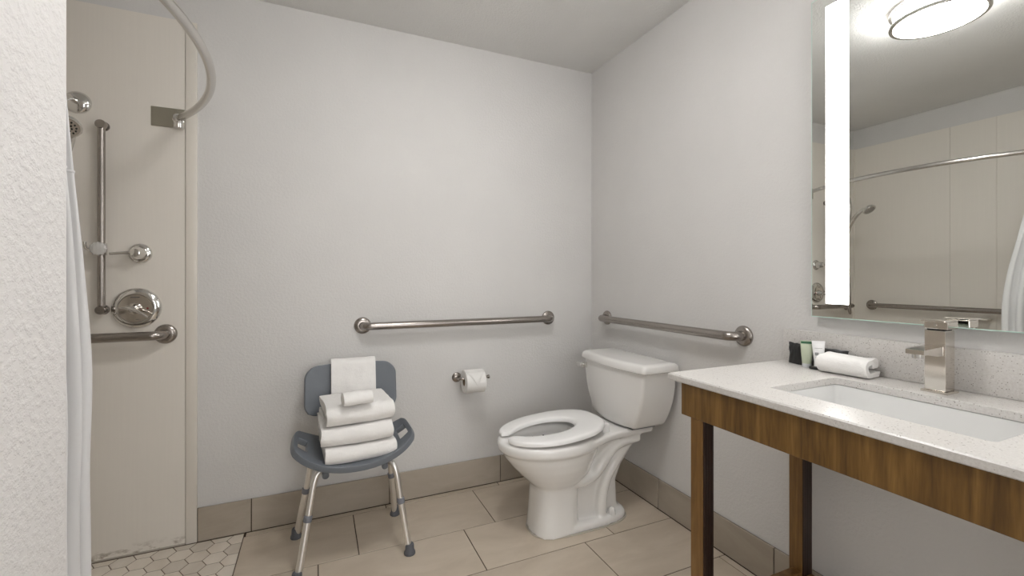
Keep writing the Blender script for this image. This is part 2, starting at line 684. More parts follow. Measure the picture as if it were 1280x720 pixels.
def bar_path(p0, p1, nrm, stand, rb=0.04):
    """wall point, out from the wall, along, back to the wall"""
    p0, p1, n = Vector(p0), Vector(p1), Vector(nrm)
    d = (p1 - p0).normalized()
    pts = [p0 + n * 0.004]
    c0 = p0 + n * (stand - rb) + d * rb
    for k in range(9):
        a = PI / 2 * k / 8
        pts.append(c0 - d * rb * math.cos(a) + n * rb * math.sin(a))
    c1 = p1 + n * (stand - rb) - d * rb
    for k in range(9):
        a = PI / 2 * k / 8
        pts.append(c1 + d * rb * math.sin(a) + n * rb * math.cos(a))
    pts.append(p1 + n * 0.004)
    return pts


def grab_bar(label, p0, p1, nrm, r=0.0185, stand=0.062, fl=0.041):
    mid = (Vector(p0) + Vector(p1)) / 2
    t = thing('grab_bar', label, 'grab bar', mid, 'brushed steel grab bars')
    b = B(); tube(b, bar_path(p0, p1, nrm, stand), r, 20)
    part('rail', b, M['nickel'], t, 50)
    for p in (p0, p1):
        b = B()
        lathe(b, [(fl, 0.0), (fl, 0.004), (fl - 0.004, 0.010), (r + 0.008, 0.014), (r + 0.001, 0.0145)], p, nrm, 36)
        part('flange', b, M['nickel'], t, 40)
    return t


ZG = 0.909
grab_bar('long straight steel grab bar on the back wall above the toilet paper', (-1.352, 0, ZG), (-0.307, 0, ZG), (0, -1, 0))
grab_bar('steel grab bar on the right wall above the toilet tank', (0, -0.165, ZG + .003), (0, -1.072, ZG + .006), (-1, 0, 0))
grab_bar('steel grab bar low on the cream shower panel beside the curtain', (-2.146, -0.006, 0.909), (-2.64, -0.006, 0.909), (0, -1, 0))
grab_bar('grab bar seen only in the mirror, on the long shower wall', (XL + .006, -0.143, 0.918), (XL + .006, -1.20, 0.918), (1, 0, 0))

# ------------------------------------------------------------------ shower fittings
t = thing('slide_bar', 'tall thin vertical slide bar on the cream shower wall', 'slide bar', (-2.345, -0.006, 1.385))
b = B(); tube(b, [(-2.349, -0.032, 1.015), (-2.349, -0.032, 1.762)], 0.0125, 18)
part('rail', b, M['nickel'], t, 50)
for z in (1.018, 1.760):
    b = B()
    lathe(b, [(0.015, -0.042), (0.0175, -0.038), (0.0175, -0.018), (0.014, -0.014), (0.014, -0.005), (0.019, -0.004), (0.019, 0.0)], (-2.349, -0.006, z), (0, 1, 0), 20)
    part('wall_mount', b, M['nickel'], t, 40)
b = B(); tube(b, [(-2.349, -0.032, 1.238), (-2.349, -0.032, 1.285)], 0.018, 18)
slider = part('slider', b, M['chrome'], t, 40)
b = B()
sc = []
for h, s in ((0.0, 0.85), (0.004, 1.0), (0.016, 1.0), (0.021, 0.82)):
    sc.append([(-2.349 + math.cos(a) * 0.026 * s * (1 + 0.05 * math.cos(12 * a)), -0.050 - h, 1.262 + math.sin(a) * 0.026 * s * (1 + 0.05 * math.cos(12 * a))) for a in [2 * PI * k / 72 for k in range(72)]])
loft(b, sc)
part('slider_knob', b, M['clear'], slider, 50, label='clear scalloped plastic knob')
b = B()
tube(b, smooth_path([(-2.368, -0.05, 1.262), (-2.384, -0.056, 1.262), (-2.388, -0.064, 1.272), (-2.388, -0.066, 1.288)], 4), 0.006, 10)
part('holder_hook', b, M['chrome'], slider, 50)

t = thing('diverter_valve', 'small round chrome valve with a long thin lever beside the slide bar', 'shower valve', (-2.232, -0.006, 1.248))
b = B(); lathe(b, [(0.041, 0), (0.041, 0.004), (0.037, 0.010), (0.029, 0.014)], (-2.232, -0.006, 1.248), (0, -1, 0), 36)
part('escutcheon', b, M['chrome'], t, 40)
b = B(); lathe(b, [(0.027, 0.012), (0.026, 0.03), (0.022, 0.05), (0.016, 0.062), (0.003, 0.066)], (-2.232, -0.006, 1.248), (0, -1, 0), 28)
part('valve_hub', b, M['chrome'], t, 40)
b = B(); tube(b, [(-2.238, -0.055, 1.248), (-2.27, -0.059, 1.2475), (-2.345 + 0.030, -0.060, 1.243)], [0.010, 0.0062, 0.0045], 12)
part('lever', b, M['chrome'], t, 50)

VX, VZ = -2.243, 1.021
t = thing('shower_valve', 'large round chrome shower valve plate with a pointed handle', 'shower valve', (VX, -0.006, VZ))
b = B(); lathe(b, [(0.084, 0), (0.084, 0.004), (0.080, 0.010), (0.061, 0.019), (0.0585, 0.0185), (0.0575, 0.0165)], (VX, -0.006, VZ), (0, -1, 0), 56)
part('escutcheon', b, M['chrome'], t, 40)
b = B(); lathe(b, [(0.0572, 0.0160), (0.056, 0.0192), (0.03, 0.0200)], (VX, -0.006, VZ), (0, -1, 0), 48)
dial = part('dial_plate', b, M['faucet'], t, 40, label='dull nickel centre plate')
b = B(); box(b, VX - 0.016, VX + 0.014, -0.0268, -0.0262, VZ + 0.0437, VZ + 0.0467)
part('plate_print', b, M['ink'], dial, 0)
b = B(); box(b, VX + 0.001, VX + 0.014, -0.0268, -0.0262, VZ - 0.0465, VZ - 0.0445)
part('plate_print', b, M['ink'], dial, 0)
b = B(); lathe(b, [(0.0035, 0.0203), (0.0035, 0.0212)], (VX + 0.041, -0.006, VZ), (0, -1, 0), 14)
part('red_mark', b, M['red_ink'], dial, 0)
b = B(); lathe(b, [(0.024, 0.019), (0.022, 0.030), (0.016, 0.040), (0.013, 0.050), (0.003, 0.055)], (VX, -0.006, VZ), (0, -1, 0), 32)
part('valve_hub', b, M['chrome'], t, 40)
b = B()
tube(b, [(VX - 0.042, -0.056, VZ + 0.006), (VX - 0.02, -0.058, VZ + 0.005), (VX, -0.060, VZ), (VX + 0.03, -0.064, VZ - 0.018), (VX + 0.052, -0.068, VZ - 0.034)], [0.0015, 0.006, 0.010, 0.0052, 0.0035], 14)
part('handle', b, M['chrome'], t, 50)

SX = -2.431
t = thing('hand_shower', 'chrome hand shower docked on the shower arm behind the curtain edge', 'shower head', (SX, -0.006, 1.844))
b = B(); lathe(b, [(0.044, 0), (0.043, 0.005), (0.034, 0.013), (0.018, 0.018), (0.012, 0.019)], (SX, -0.006, 1.844), (0, -1, 0), 36)
part('escutcheon', b, M['chrome'], t, 40)
b = B(); tube(b, smooth_path([(SX, -0.01, 1.844), (SX, -0.07, 1.842), (SX, -0.115, 1.815), (SX, -0.14, 1.775)], 6), 0.0105, 16)
part('shower_arm', b, M['chrome'], t, 50)
b = B(); tube(b, [(SX, -0.136, 1.79), (SX, -0.14, 1.765), (SX, -0.148, 1.70), (SX, -0.148, 1.56), (-2.425, -0.146, 1.53)], [0.016, 0.018, 0.015, 0.010, 0.013], 16)
part('dock', b, M['chrome'], t, 50)
HC = Vector((-2.340, -0.335, 1.660))
HN = Vector((0.12, -0.62, -0.77)).normalized()
b = B()
hp = smooth_path([(-2.428, -0.125, 1.47), (-2.418, -0.148, 1.53), (-2.392, -0.195, 1.602), (-2.352, -0.265, 1.655), HC - HN * 0.022], 6)
tube(b, hp, [0.011 + 0.004 * math.sin(PI * i / (len(hp) - 1)) for i in range(len(hp))], 16)
part('handle', b, M['chrome'], t, 50)
b = B(); lathe(b, [(0.012, -0.032), (0.027, -0.024), (0.041, -0.012), (0.045, -0.002), (0.043, 0.003), (0.038, 0.002)], HC, HN, 36)
head = part('head', b, M['chrome'], t, 45)
b = B(); lathe(b, [(0.038, 0.001), (0.038, 0.0032), (0.002, 0.004)], HC, HN, 36)
part('spray_face', b, M['satin'], head, 40, label='grey spray face')
b = B()
hu = HN.orthogonal().normalized()
hv = HN.cross(hu)
for rad, n in ((0.008, 5), (0.018, 10), (0.029, 15)):
    for k in range(n):
        a = 2 * PI * k / n + rad * 60
        lathe(b, [(0.0032, 0.0025), (0.0025, 0.006)], HC + hu * math.cos(a) * rad + hv * math.sin(a) * rad, HN, 6)
part('nozzles', b, M['black'], head, 0, kind='stuff')
b = B()
tube(b, smooth_path([(-2.428, -0.125, 1.47), (-2.425, -0.135, 1.30), (-2.400, -0.165, 1.05), (-2.395, -0.17, 0.93), (-2.41, -0.165, 0.865), (-2.445, -0.14, 0.865), (-2.468, -0.115, 0.93), (-2.472, -0.11, 1.1), (-2.465, -0.115, 1.5), (SX - 0.012, -0.14, 1.73)], 10), 0.0075, 12)
part('hose', b, M['nickel'], t, 60, label='dull metal hose hanging in a loop')

# curved curtain rod
ZR = 1.822
t = thing('curtain_rod', 'bowed satin steel shower curtain rod fixed to the wall above the chair', 'curtain rod', (-2.10, -0.76, ZR))
BOW = 0.230
cy = -0.745
pts = []
Lh = 0.717
Rr = (Lh ** 2 + BOW ** 2) / (2 * BOW)
for k in range(41):
    yy = cy + Lh - (2 * Lh) * k / 40
    q = yy - cy
    pts.append((-2.098 + math.sqrt(Rr * Rr - q * q) - (Rr - BOW), yy, ZR))
pts.append((-2.102, -1.45, ZR))
pts.append((-2.102, YP + 0.01, ZR))
b = B(); tube(b, pts, 0.0135, 20)
part('rod', b, M['satin'], t, 60)
b = B(); box(b, -2.196, -2.080, -0.010, -0.006, 1.786, 1.868, 0.0012, 1)
br = part('bracket_plate', b, M['plate'], t, 30, label='rectangular steel plate screwed to the panel')
b = B()
lathe(b, [(0.021, 0), (0.021, 0.006), (0.0175, 0.008), (0.0175, 0.03), (0.0155, 0.034)], (-2.101, -0.010, ZR), (0.12, -1, 0), 24)
lathe(b, [(0.018, -0.042), (0.020, -0.038), (0.020, -0.012), (0.012, -0.006)], (-2.098, -0.022, ZR), (0, 0, 1), 24)
part('socket', b, M['chrome'], br, 40)
b = B(); lathe(b, [(0.03, 0), (0.03, 0.004), (0.019, 0.008), (0.0175, 0.03)], (-2.102, YP + 0.006, ZR), (0, 1, 0), 28)
part('wall_socket', b, M['chrome'], t, 40)

# shower curtain gathered at the near end of the rod
b = B()
NU, NV = 130, 44
grid = []


def rod_x(y):
    q = y - cy
    return max(-2.102, -2.098 + math.sqrt(max(1e-6, Rr * Rr - q * q)) - (Rr - BOW))


for j in range(NV + 1):
    z = 1.852 - (1.852 - 0.07) * j / NV
    f = min(1, max(0, (1.80 - z) / 0.85))
    f = f * f * (3 - 2 * f)
    yfront = -1.288 + 0.120 * f
    fx = min(1, max(0, (1.83 - z) / 0.22))
    fx = fx * fx * (3 - 2 * fx)
    row = []
    for i in range(NU + 1):
        s = i / NU
        y = yfront + (-1.495 - yfront) * s
        amp = 0.017 + 0.014 * min(1, (1.852 - z) / 0.6)
        xb = rod_x(-1.288 + (-0.207) * s) * (1 - fx) + (-1.976 - 0.045 * s) * fx
        x = xb + amp * math.sin(s * 2 * PI * 6.0 + 0.6 * math.sin(z * 2.3)) * (0.2 + 0.8 * min(1, s * 3))
        x += 0.005 * noise.noise(Vector((s * 9, z * 4, 1.7)))
        y += 0.008 * math.sin(s * 2 * PI * 12 + z) * 0.4 + 0.004 * noise.noise(Vector((s * 3, z * 5, 9)))
        row.append(b.verts.new((x, y, z)))
    grid.append(row)
for j in range(NV):
    for i in range(NU):
        b.faces.new((grid[j][i], grid[j][i + 1], grid[j + 1][i + 1], grid[j + 1][i]))
cur = thing('shower_curtain', 'white cloth shower curtain gathered against the textured inner wall', 'shower curtain', (-2.03, -1.38, 0.07))
c = part('cloth', b, M['curtain'], cur, 180)
mod(c, 'SOLIDIFY', 'thick', thickness=0.0016, offset=0)
b = B()
zz = 1.345
f = min(1, max(0, (1.80 - zz) / 0.85))
f = f * f * (3 - 2 * f)
yfront = -1.288 + 0.120 * f
fx = 1.0
pl = []
for i in range(NU + 1):
    s = i / NU
    y = yfront + (-1.495 - yfront) * s
    xb = rod_x(-1.288 + (-0.207) * s) * (1 - fx) + (-1.976 - 0.045 * s) * fx
    x = xb + 0.0288 * math.sin(s * 2 * PI * 6.0 + 0.6 * math.sin(zz * 2.3)) * (0.2 + 0.8 * min(1, s * 3))
    x += 0.005 * noise.noise(Vector((s * 9, zz * 4, 1.7)))
    y += 0.008 * math.sin(s * 2 * PI * 12 + zz) * 0.4 + 0.004 * noise.noise(Vector((s * 3, zz * 5, 9)))
    pl.append((x, y, zz))
tube(b, pl, 0.0028, 6)
part('seam', b, M['curtain'], cur, 60)

# fold-down seat ledge below the long grab bar, seen in the mirror
t = thing('soap_dish', 'cream soap ledge low on the long shower wall, seen in the mirror', 'soap dish', (XL + 0.006, -0.745, 0.86))
b = B(); box(b, XL + 0.006, XL + 0.075, -0.862, -0.628, 0.851, 0.862, 0.004, 2)
part('ledge', b, M['strip_trim'], t, 40)
b = B(); box(b, XL + 0.006, XL + 0.03, -0.785, -0.705, 0.775, 0.851, 0.004, 2)
part('bracket', b, M['panel'], t, 40)

# ------------------------------------------------------------------ toilet
YC = -0.515
t = thing('toilet', 'white two-piece toilet with an open-front seat in the corner', 'toilet', (-0.40, YC, 0.0))
N = 56


def egg(z, sc, front, back, hw, pw=2.0, n=N):
    """outline at height z: centre sc from the wall, front and back reach, half width"""
    out = []
    for k in range(n):
        a = 2 * PI * k / n
        c, s = math.cos(a), math.sin(a)
        e = 2.0 / pw
        cx_ = math.copysign(abs(c) ** e, c)
        sy_ = math.copysign(abs(s) ** e, s)
        d = (front - sc) if c > 0 else (sc - back)
        out.append((-(sc + cx_ * d), YC + sy_ * hw, z))
    return out


b = B()
# outer bowl and front column, over the rim and down into the bowl
secs = [egg(0.0, 0.56, 0.676, 0.455, 0.110, 2.8), egg(0.03, 0.56, 0.672, 0.455, 0.107, 2.8), egg(0.12, 0.56, 0.664, 0.455, 0.102, 2.8),
        egg(0.19, 0.56, 0.660, 0.452, 0.102, 2.7), egg(0.212, 0.56, 0.666, 0.44, 0.106, 2.4), egg(0.235, 0.56, 0.692, 0.41, 0.124, 2.2), egg(0.265, 0.565, 0.722, 0.38, 0.142, 2.1),
        egg(0.305, 0.575, 0.760, 0.36, 0.160), egg(0.345, 0.58, 0.792, 0.34, 0.171), egg(0.375, 0.58, 0.808, 0.335, 0.176),
        egg(0.382, 0.58, 0.820, 0.33, 0.184), egg(0.390, 0.58, 0.826, 0.33, 0.188), egg(0.408, 0.58, 0.828, 0.33, 0.188),
        egg(0.422, 0.58, 0.824, 0.33, 0.185), egg(0.428, 0.58, 0.814, 0.335, 0.177), egg(0.428, 0.58, 0.770, 0.40, 0.132),
        egg(0.422, 0.58, 0.762, 0.405, 0.125), egg(0.395, 0.58, 0.760, 0.41, 0.123), egg(0.385, 0.58, 0.764, 0.405, 0.128),
        egg(0.34, 0.575, 0.735, 0.42, 0.118), egg(0.28, 0.57, 0.68, 0.44, 0.092), egg(0.24, 0.56, 0.62, 0.46, 0.062), egg(0.225, 0.55, 0.59, 0.49, 0.04)]
loft(b, secs)
# deck under the tank


def deck(z, k=0.0):
    half = [(0.055, 0.100), (0.15, 0.104), (0.25, 0.112), (0.32, 0.126), (0.38, 0.148), (0.44, 0.165)]
    L = [(-(s), YC - (h - k), z) for s, h in half]
    Rr_ = [(-(s), YC + (h - k), z) for s, h in reversed(half)]
    return L + Rr_


loft(b, [deck(0.392, 0.008), deck(0.400, 0.002), deck(0.418), deck(0.425, 0.002), deck(0.428, 0.007)])
# rear pillar and foot
loft(b, [egg(0.0, 0.40, 0.56, 0.20, 0.062, 3), egg(0.06, 0.40, 0.56, 0.215, 0.058, 3), egg(0.17, 0.38, 0.56, 0.222, 0.058, 3), egg(0.24, 0.36, 0.55, 0.19, 0.062, 3),
         egg(0.30, 0.34, 0.5, 0.145, 0.072, 3), egg(0.35, 0.32, 0.5, 0.115, 0.085, 3), egg(0.40, 0.3, 0.46, 0.10, 0.09, 3)])
loft(b, [egg(0.0, 0.42, 0.66, 0.183, 0.107, 3.2), egg(0.022, 0.42, 0.66, 0.183, 0.106, 3.2), egg(0.032, 0.42, 0.655, 0.189, 0.100, 3.2), egg(0.036, 0.42, 0.645, 0.20, 0.09, 3.2)])
for sgn in (-1, 1):
    def P(s, tt, z):
        return (-s, YC + sgn * tt, z)
    tube(b, smooth_path([P(0.13, 0.070, 0.375), P(0.21, 0.074, 0.370), P(0.285, 0.080, 0.348), P(0.335, 0.083, 0.298), P(0.385, 0.084, 0.247), P(0.45, 0.084, 0.222), P(0.50, 0.075, 0.220)], 6), 0.027, 20)
    tube(b, smooth_path([P(0.15, 0.05, 0.37), P(0.20, 0.054, 0.335), P(0.255, 0.060, 0.28), P(0.305, 0.062, 0.215), P(0.33, 0.062, 0.15), P(0.338, 0.062, 0.09), P(0.338, 0.06, 0.02)], 6), 0.029, 20)
bowl = part('bowl', b, M['porcelain'], t, 0)
mod(bowl, 'REMESH', 'remesh', mode='VOXEL', voxel_size=0.0055, use_smooth_shade=True)
mod(bowl, 'SMOOTH', 'smooth', factor=0.5, iterations=6)
b = B()
loft(b, [egg(0.262, 0.565, 0.655, 0.455, 0.075), egg(0.2635, 0.565, 0.65, 0.46, 0.07)])
part('water', b, M['water'], bowl, 0)
b = B()
for k in range(18):
    a = 2 * PI * k / 18
    c_, s_ = math.cos(a), math.sin(a)
    d = 0.166 if c_ > 0 else 0.163
    lathe(b, [(0.0032, -0.003), (0.0032, 0.006)], (-(0.575 + c_ * d), YC + s_ * 0.121, 0.376), (c_, -s_, 0.2), 8)
part('rim_holes', b, M['black'], bowl, 0, kind='stuff')
b = B()
cp = egg(0.002, 0.42, 0.680, 0.179, 0.112, 3.0)
tube(b, cp + [cp[0]], 0.004, 8)
part('caulk_bead', b, M['caulk'], t, 60)
for sgn in (-1, 1):
    b = B(); lathe(b, [(0.016, 0.0), (0.0155, 0.018), (0.012, 0.030), (0.004, 0.036)], (-0.287, YC + sgn * 0.082, 0.033), (0, 0, 1), 20)
    part('bolt_cap', b, M['porcelain'], t, 50)

# seat: open front horseshoe, flat slab with a rolled edge
b = B()
NS = 64
gap = 0.235
prof = [(0.0, 0.10), (0.0, 0.6), (0.05, 0.9), (0.14, 1.0), (0.86, 1.0), (0.95, 0.9), (1.0, 0.6), (1.0, 0.10), (0.95, 0.0), (0.05, 0.0)]
ANGS = [gap + (2 * PI - 2 * gap) * k / NS for k in range(NS + 1)]


def seat_pt(a, f, h):
    c_, s_ = math.cos(a), math.sin(a)
    fo, bo, wo = 0.822 - 0.575, 0.575 - 0.320, 0.185
    fi, bi_, wi = 0.757 - 0.585, 0.585 - 0.452, 0.092
    eo = 0.9 if c_ < 0 else 1.0
    if c_ >= 0:
        ox, oy = 0.575 + c_ * fo, s_ * wo
    else:
        ox, oy = 0.575 - abs(c_) ** 0.72 * bo, math.copysign(abs(s_) ** 0.62, s_) * (wo - 0.034 * abs(c_) ** 2.0)
    if c_ >= 0:
        ix, iy = 0.585 + c_ * fi, s_ * wi
    else:
        ix, iy = 0.585 - abs(c_) * bi_, s_ * wi
    x = ix + (ox - ix) * f
    y = iy + (oy - iy) * f
    base = 0.4325 + 0.030 * max(0, (0.80 - x) / 0.48) ** 1.3
    th = 0.021 + 0.004 * max(0, (0.80 - x) / 0.48)
    return (-x, YC + y, base + th * h)


rings = []
for k, a in enumerate(ANGS):
    # round the two tips
    e = min(k, NS - k)
    sh = {0: 0.55, 1: 0.82, 2: 0.95}.get(e, 1.0)
    rr_ = []
    for f, h in prof:
        rr_.append(seat_pt(a, 0.5 + (f - 0.5) * sh, 0.5 + (h - 0.5) * (0.7 + 0.3 * sh)))
    rings.append(rr_)
loft(b, rings)
seat = part('seat', b, M['seat'], t, 50, label='glossy white open-front plastic seat')
for sgn in (-1, 1):
    b = B(); box(b, -0.348, -0.310, YC + sgn * 0.075 - 0.020, YC + sgn * 0.075 + 0.020, 0.424, 0.468, 0.006, 2)
    part('hinge', b, M['seat'], seat, 40)

# tank and lid


def rrect(z, s0, s1, hw, bow, r=0.03, n=6):
    """plan outline of the tank: flat back at s0, bowed front at s1"""
    out = []
    corners = [(s1 - r, -(hw - r), 0), (s1 - r, (hw - r), 1), (s0 + 0.012, (hw - 0.012), 2), (s0 + 0.012, -(hw - 0.012), 3)]
    # front run
    fr = []
    for i in range(11):
        v = -1 + 2 * i / 10
        fr.append((s1 + bow * (1 - v * v), v * (hw - r)))
    for k in range(1, n + 1):
        a = PI / 2 * k / n
        fr.append((s1 - r + r * math.cos(a), hw - r + r * math.sin(a)))
    fr.append((s0 + 0.012, hw))
    for k in range(1, 4):
        a = PI / 2 * k / 3
        fr.append((s0 + 0.012 - 0.012 * math.sin(a), hw - 0.012 + 0.012 * math.cos(a)))
    for k in range(0, 3):
        a = PI / 2 * k / 3
        fr.append((s0 + 0.012 - 0.012 * math.cos(a), -(hw - 0.012) - 0.012 * math.sin(a)))
    fr.append((s0 + 0.012, -hw))
    for k in range(0, n):
        a = PI / 2 * (1 - k / n)
        fr.append((s1 - r + r * math.cos(a), -(hw - r) - r * math.sin(a)))
    return [(-s, YC + 0.015 + y, z) for s, y in fr]


b = B()
zs = [0.436, 0.440, 0.452, 0.48, 0.52, 0.56, 0.60, 0.64, 0.68, 0.712]
tr = []
for z in zs:
    u = (z - 0.436) / (0.712 - 0.436)
    e = 1 - (1 - u) ** 2.4
    ease = 0.012 if z < 0.438 else (0.004 if z < 0.445 else 0)
    tr.append(rrect(z, 0.026, 0.214 + 0.010 * e - ease, 0.158 + 0.080 * e - ease, 0.024, 0.016))
loft(b, tr)
tank = part('tank', b, M['porcelain'], t, 45)
b = B()
loft(b, [rrect(z, 0.020 + k, 0.236 - k, 0.256 - k, 0.026, 0.016 + k * 0.3) for z, k in ((0.712, 0.006), (0.715, 0.001), (0.720, 0.0), (0.739, 0.003), (0.747, 0.008), (0.751, 0.016), (0.753, 0.03))])
part('tank_lid', b, M['porcelain'], t, 45)
b = B(); box(b, -0.245, -0.222, YC + 0.215, YC + 0.24, 0.662, 0.692, 0.005, 2)
lever_base = part('flush_lever', b, M['chrome'], tank, 40, label='small chrome flush lever')
b = B()
box(b, -0.262, -0.240, YC + 0.225, YC + 0.283, 0.664, 0.690, 0.006, 2)
part('lever_arm', b, M['chrome'], t, 40, label='chrome lever arm')
b = B(); box(b, -0.20, -0.06, YC - 0.12, YC + 0.12, 0.426, 0.438, 0.003, 1)
part('tank_gasket', b, M['rubber'], t, 0, label='dark rubber gasket under the tank')

# ------------------------------------------------------------------ toilet paper
TPX0, TPX1, TPY, TPZ = -0.855, -0.748, -0.088, 0.600
t = thing('toilet_paper_holder', 'brushed nickel single-post paper holder on the back wall', 'paper holder', (-0.857, 0, 0.608))
b = B(); lathe(b, [(0.026, 0), (0.026, 0.006), (0.020, 0.012), (0.012, 0.016)], (-0.868, 0, 0.608), (0, -1, 0), 28)
part('flange', b, M['nickel'], t, 40)
b = B(); tube(b, smooth_path([(-0.868, -0.01, 0.608), (-0.874, -0.05, 0.608), (-0.872, -0.078, 0.6145), (-0.85, TPY, 0.6155), (-0.80, TPY, 0.6155), (-0.72, TPY, 0.6155)], 6), 0.0065, 12)
arm = part('arm', b, M['nickel'], t, 50)
b = B(); lathe(b, [(0.0065, 0), (0.010, 0.002), (0.010, 0.010), (0.006, 0.012)], (-0.722, TPY, 0.6155), (1, 0, 0), 18)
part('end_cap', b, M['nickel'], arm, 40)
t = thing('toilet_paper_roll', 'white roll of toilet paper with a folded point on the wall holder', 'toilet paper', (-0.80, TPY, TPZ))
b = B()
ro, ri = 0.0605, 0.0225
loft(b, [[(x, TPY + r * math.cos(2 * PI * k / 48), TPZ + r * math.sin(2 * PI * k / 48)) for k in range(48)] for x, r in
         ((TPX0, ri), (TPX0, ro - 0.003), (TPX0 + 0.003, ro), (TPX1 - 0.003, ro), (TPX1, ro - 0.003), (TPX1, ri), (TPX0, ri))], caps=False)
bmesh.ops.remove_doubles(b, verts=b.verts[:], dist=1e-5)
part('roll', b, M['paper'], t, 40)
b = B()
loft(b, [[(x, TPY + r * math.cos(2 * PI * k / 28), TPZ + r * math.sin(2 * PI * k / 28)) for k in range(28)] for x, r in
         ((TPX0 + 0.001, ri - 0.0004), (TPX1 - 0.001, ri - 0.0004), (TPX1 - 0.001, ri - 0.0016), (TPX0 + 0.001, ri - 0.0016), (TPX0 + 0.001, ri - 0.0004))], caps=False)
bmesh.ops.remove_doubles(b, verts=b.verts[:], dist=1e-5)
part('cardboard_core', b, M['cardboard'], t, 40, label='brown cardboard core')
b = B()
rows_ = []
for i in range(13):
    v = i / 12
    ang = PI / 2 + math.radians(28) + math.radians(72) * v      # over the top and down the front
    half = (TPX1 - TPX0) / 2 * 0.93 * (1 - v)
    xc = (TPX0 + TPX1) / 2
    rr_ = ro + 0.0009 + 0.0012 * v
    rows_.append([(xc + half * s, TPY + rr_ * math.cos(ang), TPZ + rr_ * math.sin(ang)) for s in (-1, -0.5, 0, 0.5, 1)] if half > 0.002 else [(xc + 0.0015 * s, TPY + rr_ * math.cos(ang), TPZ + rr_ * math.sin(ang)) for s in (-1, -.5, 0, .5, 1)])
vr = [[b.verts.new(p) for p in r_] for r_ in rows_]
for a_, c_ in zip(vr, vr[1:]):
    for i in range(4):
        b.faces.new((a_[i], a_[i + 1], c_[i + 1], c_[i]))
fl = part('folded_sheet', b, M['paper'], t, 180, label='loose end folded to a point')
mod(fl, 'SOLIDIFY', 'thick', thickness=0.0012, offset=0)

# ------------------------------------------------------------------ shower chair with towels
CX = -1.414


def saddle(x):
    return 0.074 * min(1.3, abs(x - CX) / 0.236) ** 2.0 * (0.55 + 0.45 * min(1.0, abs(x - CX) / 0.236))


t = thing('shower_chair', 'grey plastic shower chair with aluminium legs against the back wall', 'chair', (CX, -0.30, 0.0))
b = B()
NX, NY = 64, 40
vv = {}
for j in range(NY + 1):
    for i in range(NX + 1):
        u = -1 + 2 * i / NX
        v = -1 + 2 * j / NY
        # superellipse-like outline: square grid pushed to a rounded form
        hx = 0.244
        cu = u * math.sqrt(1 - 0.10 * v ** 4)
        x = CX + hx * cu
        yf = -0.462 - 0.032 * (1 - u * u) + 0.030 * abs(u) ** 8
        yb = -0.150 - 0.035 * abs(u) ** 6 - 0.0 * u
        y = yf + (yb - yf) * (v + 1) / 2
        z = 0.398 + saddle(x) - 0.004 - 0.012 * max(0, -v - 0.72) ** 1.0
        vv[i, j] = b.verts.new((x, y, z))
for j in range(NY):
    for i in range(NX):
        um = -1 + 2 * (i + 0.5) / NX
        vm = -1 + 2 * (j + 0.5) / NY
        if 0.79 < abs(um) < 0.95 and -0.50 < vm < 0.30:
            continue
        b.faces.new((vv[i, j], vv[i + 1, j], vv[i + 1, j + 1], vv[i, j + 1]))
bmesh.ops.delete(b, geom=[v for v in b.verts if not v.link_faces], context='VERTS')
st = part('seat', b, M['grey'], t, 0)
for p in st.data.polygons:
    p.use_smooth = True
mod(st, 'SOLIDIFY', 'thick', thickness=0.024, offset=1)
mod(st, 'BEVEL', 'edge', width=0.006, segments=3, limit_method='ANGLE', angle_limit=math.radians(50))
# backrest
b = B()
vv = {}
NX, NY = 44, 26
for j in range(NY + 1):
    for i in range(NX + 1):
        u = -1 + 2 * i / NX
        v = -1 + 2 * j / NY
        hx, hz, r = 0.200, 0.108, 0.055
        # rounded rectangle
        x_, z_ = u * hx, v * hz
        ax, az = abs(x_) - (hx - r), abs(z_) - (hz - r)
        if ax > 0 and az > 0:
            m_ = max(ax, az)
            L = math.hypot(ax, az)
            if L > 0:
                ax, az = ax / L * m_, az / L * m_
            x_ = math.copysign(hx - r + ax, x_)
            z_ = math.copysign(hz - r + az, z_)
        z_ += 0.008 * (1 - u * u) * (1 if v > 0 else 0.6)
        y_ = -0.112 - 0.026 * u * u + 0.02 * v
        vv[i, j] = b.verts.new((CX + 0.003 + x_, y_, 0.633 + z_))
for j in range(NY):
    for i in range(NX):
        b.faces.new((vv[i, j], vv[i + 1, j], vv[i + 1, j + 1], vv[i, j + 1]))
bk = part('backrest', b, M['grey'], t, 0)
for p in bk.data.polygons:
    p.use_smooth = True
mod(bk, 'SOLIDIFY', 'thick', thickness=0.024, offset=0)
mod(bk, 'BEVEL', 'edge', width=0.007, segments=3, limit_method='ANGLE', angle_limit=math.radians(50))
for sx in (-1, 1):
    b = B()
    tube(b, smooth_path([(CX + sx * 0.10, -0.24, 0.385), (CX + sx * 0.10, -0.14, 0.385), (CX + sx * 0.10, -0.095, 0.41), (CX + sx * 0.10, -0.088, 0.50), (CX + sx * 0.10, -0.086, 0.68)], 6), 0.011, 14)
    part('back_post', b, M['alu'], t, 60)
legs = [((-1, -1), (-1.552, -0.395, 0.374), (-1.571, -0.408, 0.335), (-1.628, -0.470)),
        ((1, -1), (-1.278, -0.395, 0.374), (-1.2555, -0.415, 0.335), (-1.2065, -0.459)),
        ((-1, 1), (-1.560, -0.215, 0.374), (-1.582, -0.195, 0.335), (-1.644, -0.143)),
        ((1, 1), (-1.272, -0.215, 0.374), (-1.252, -0.195, 0.335), (-1.214, -0.124))]
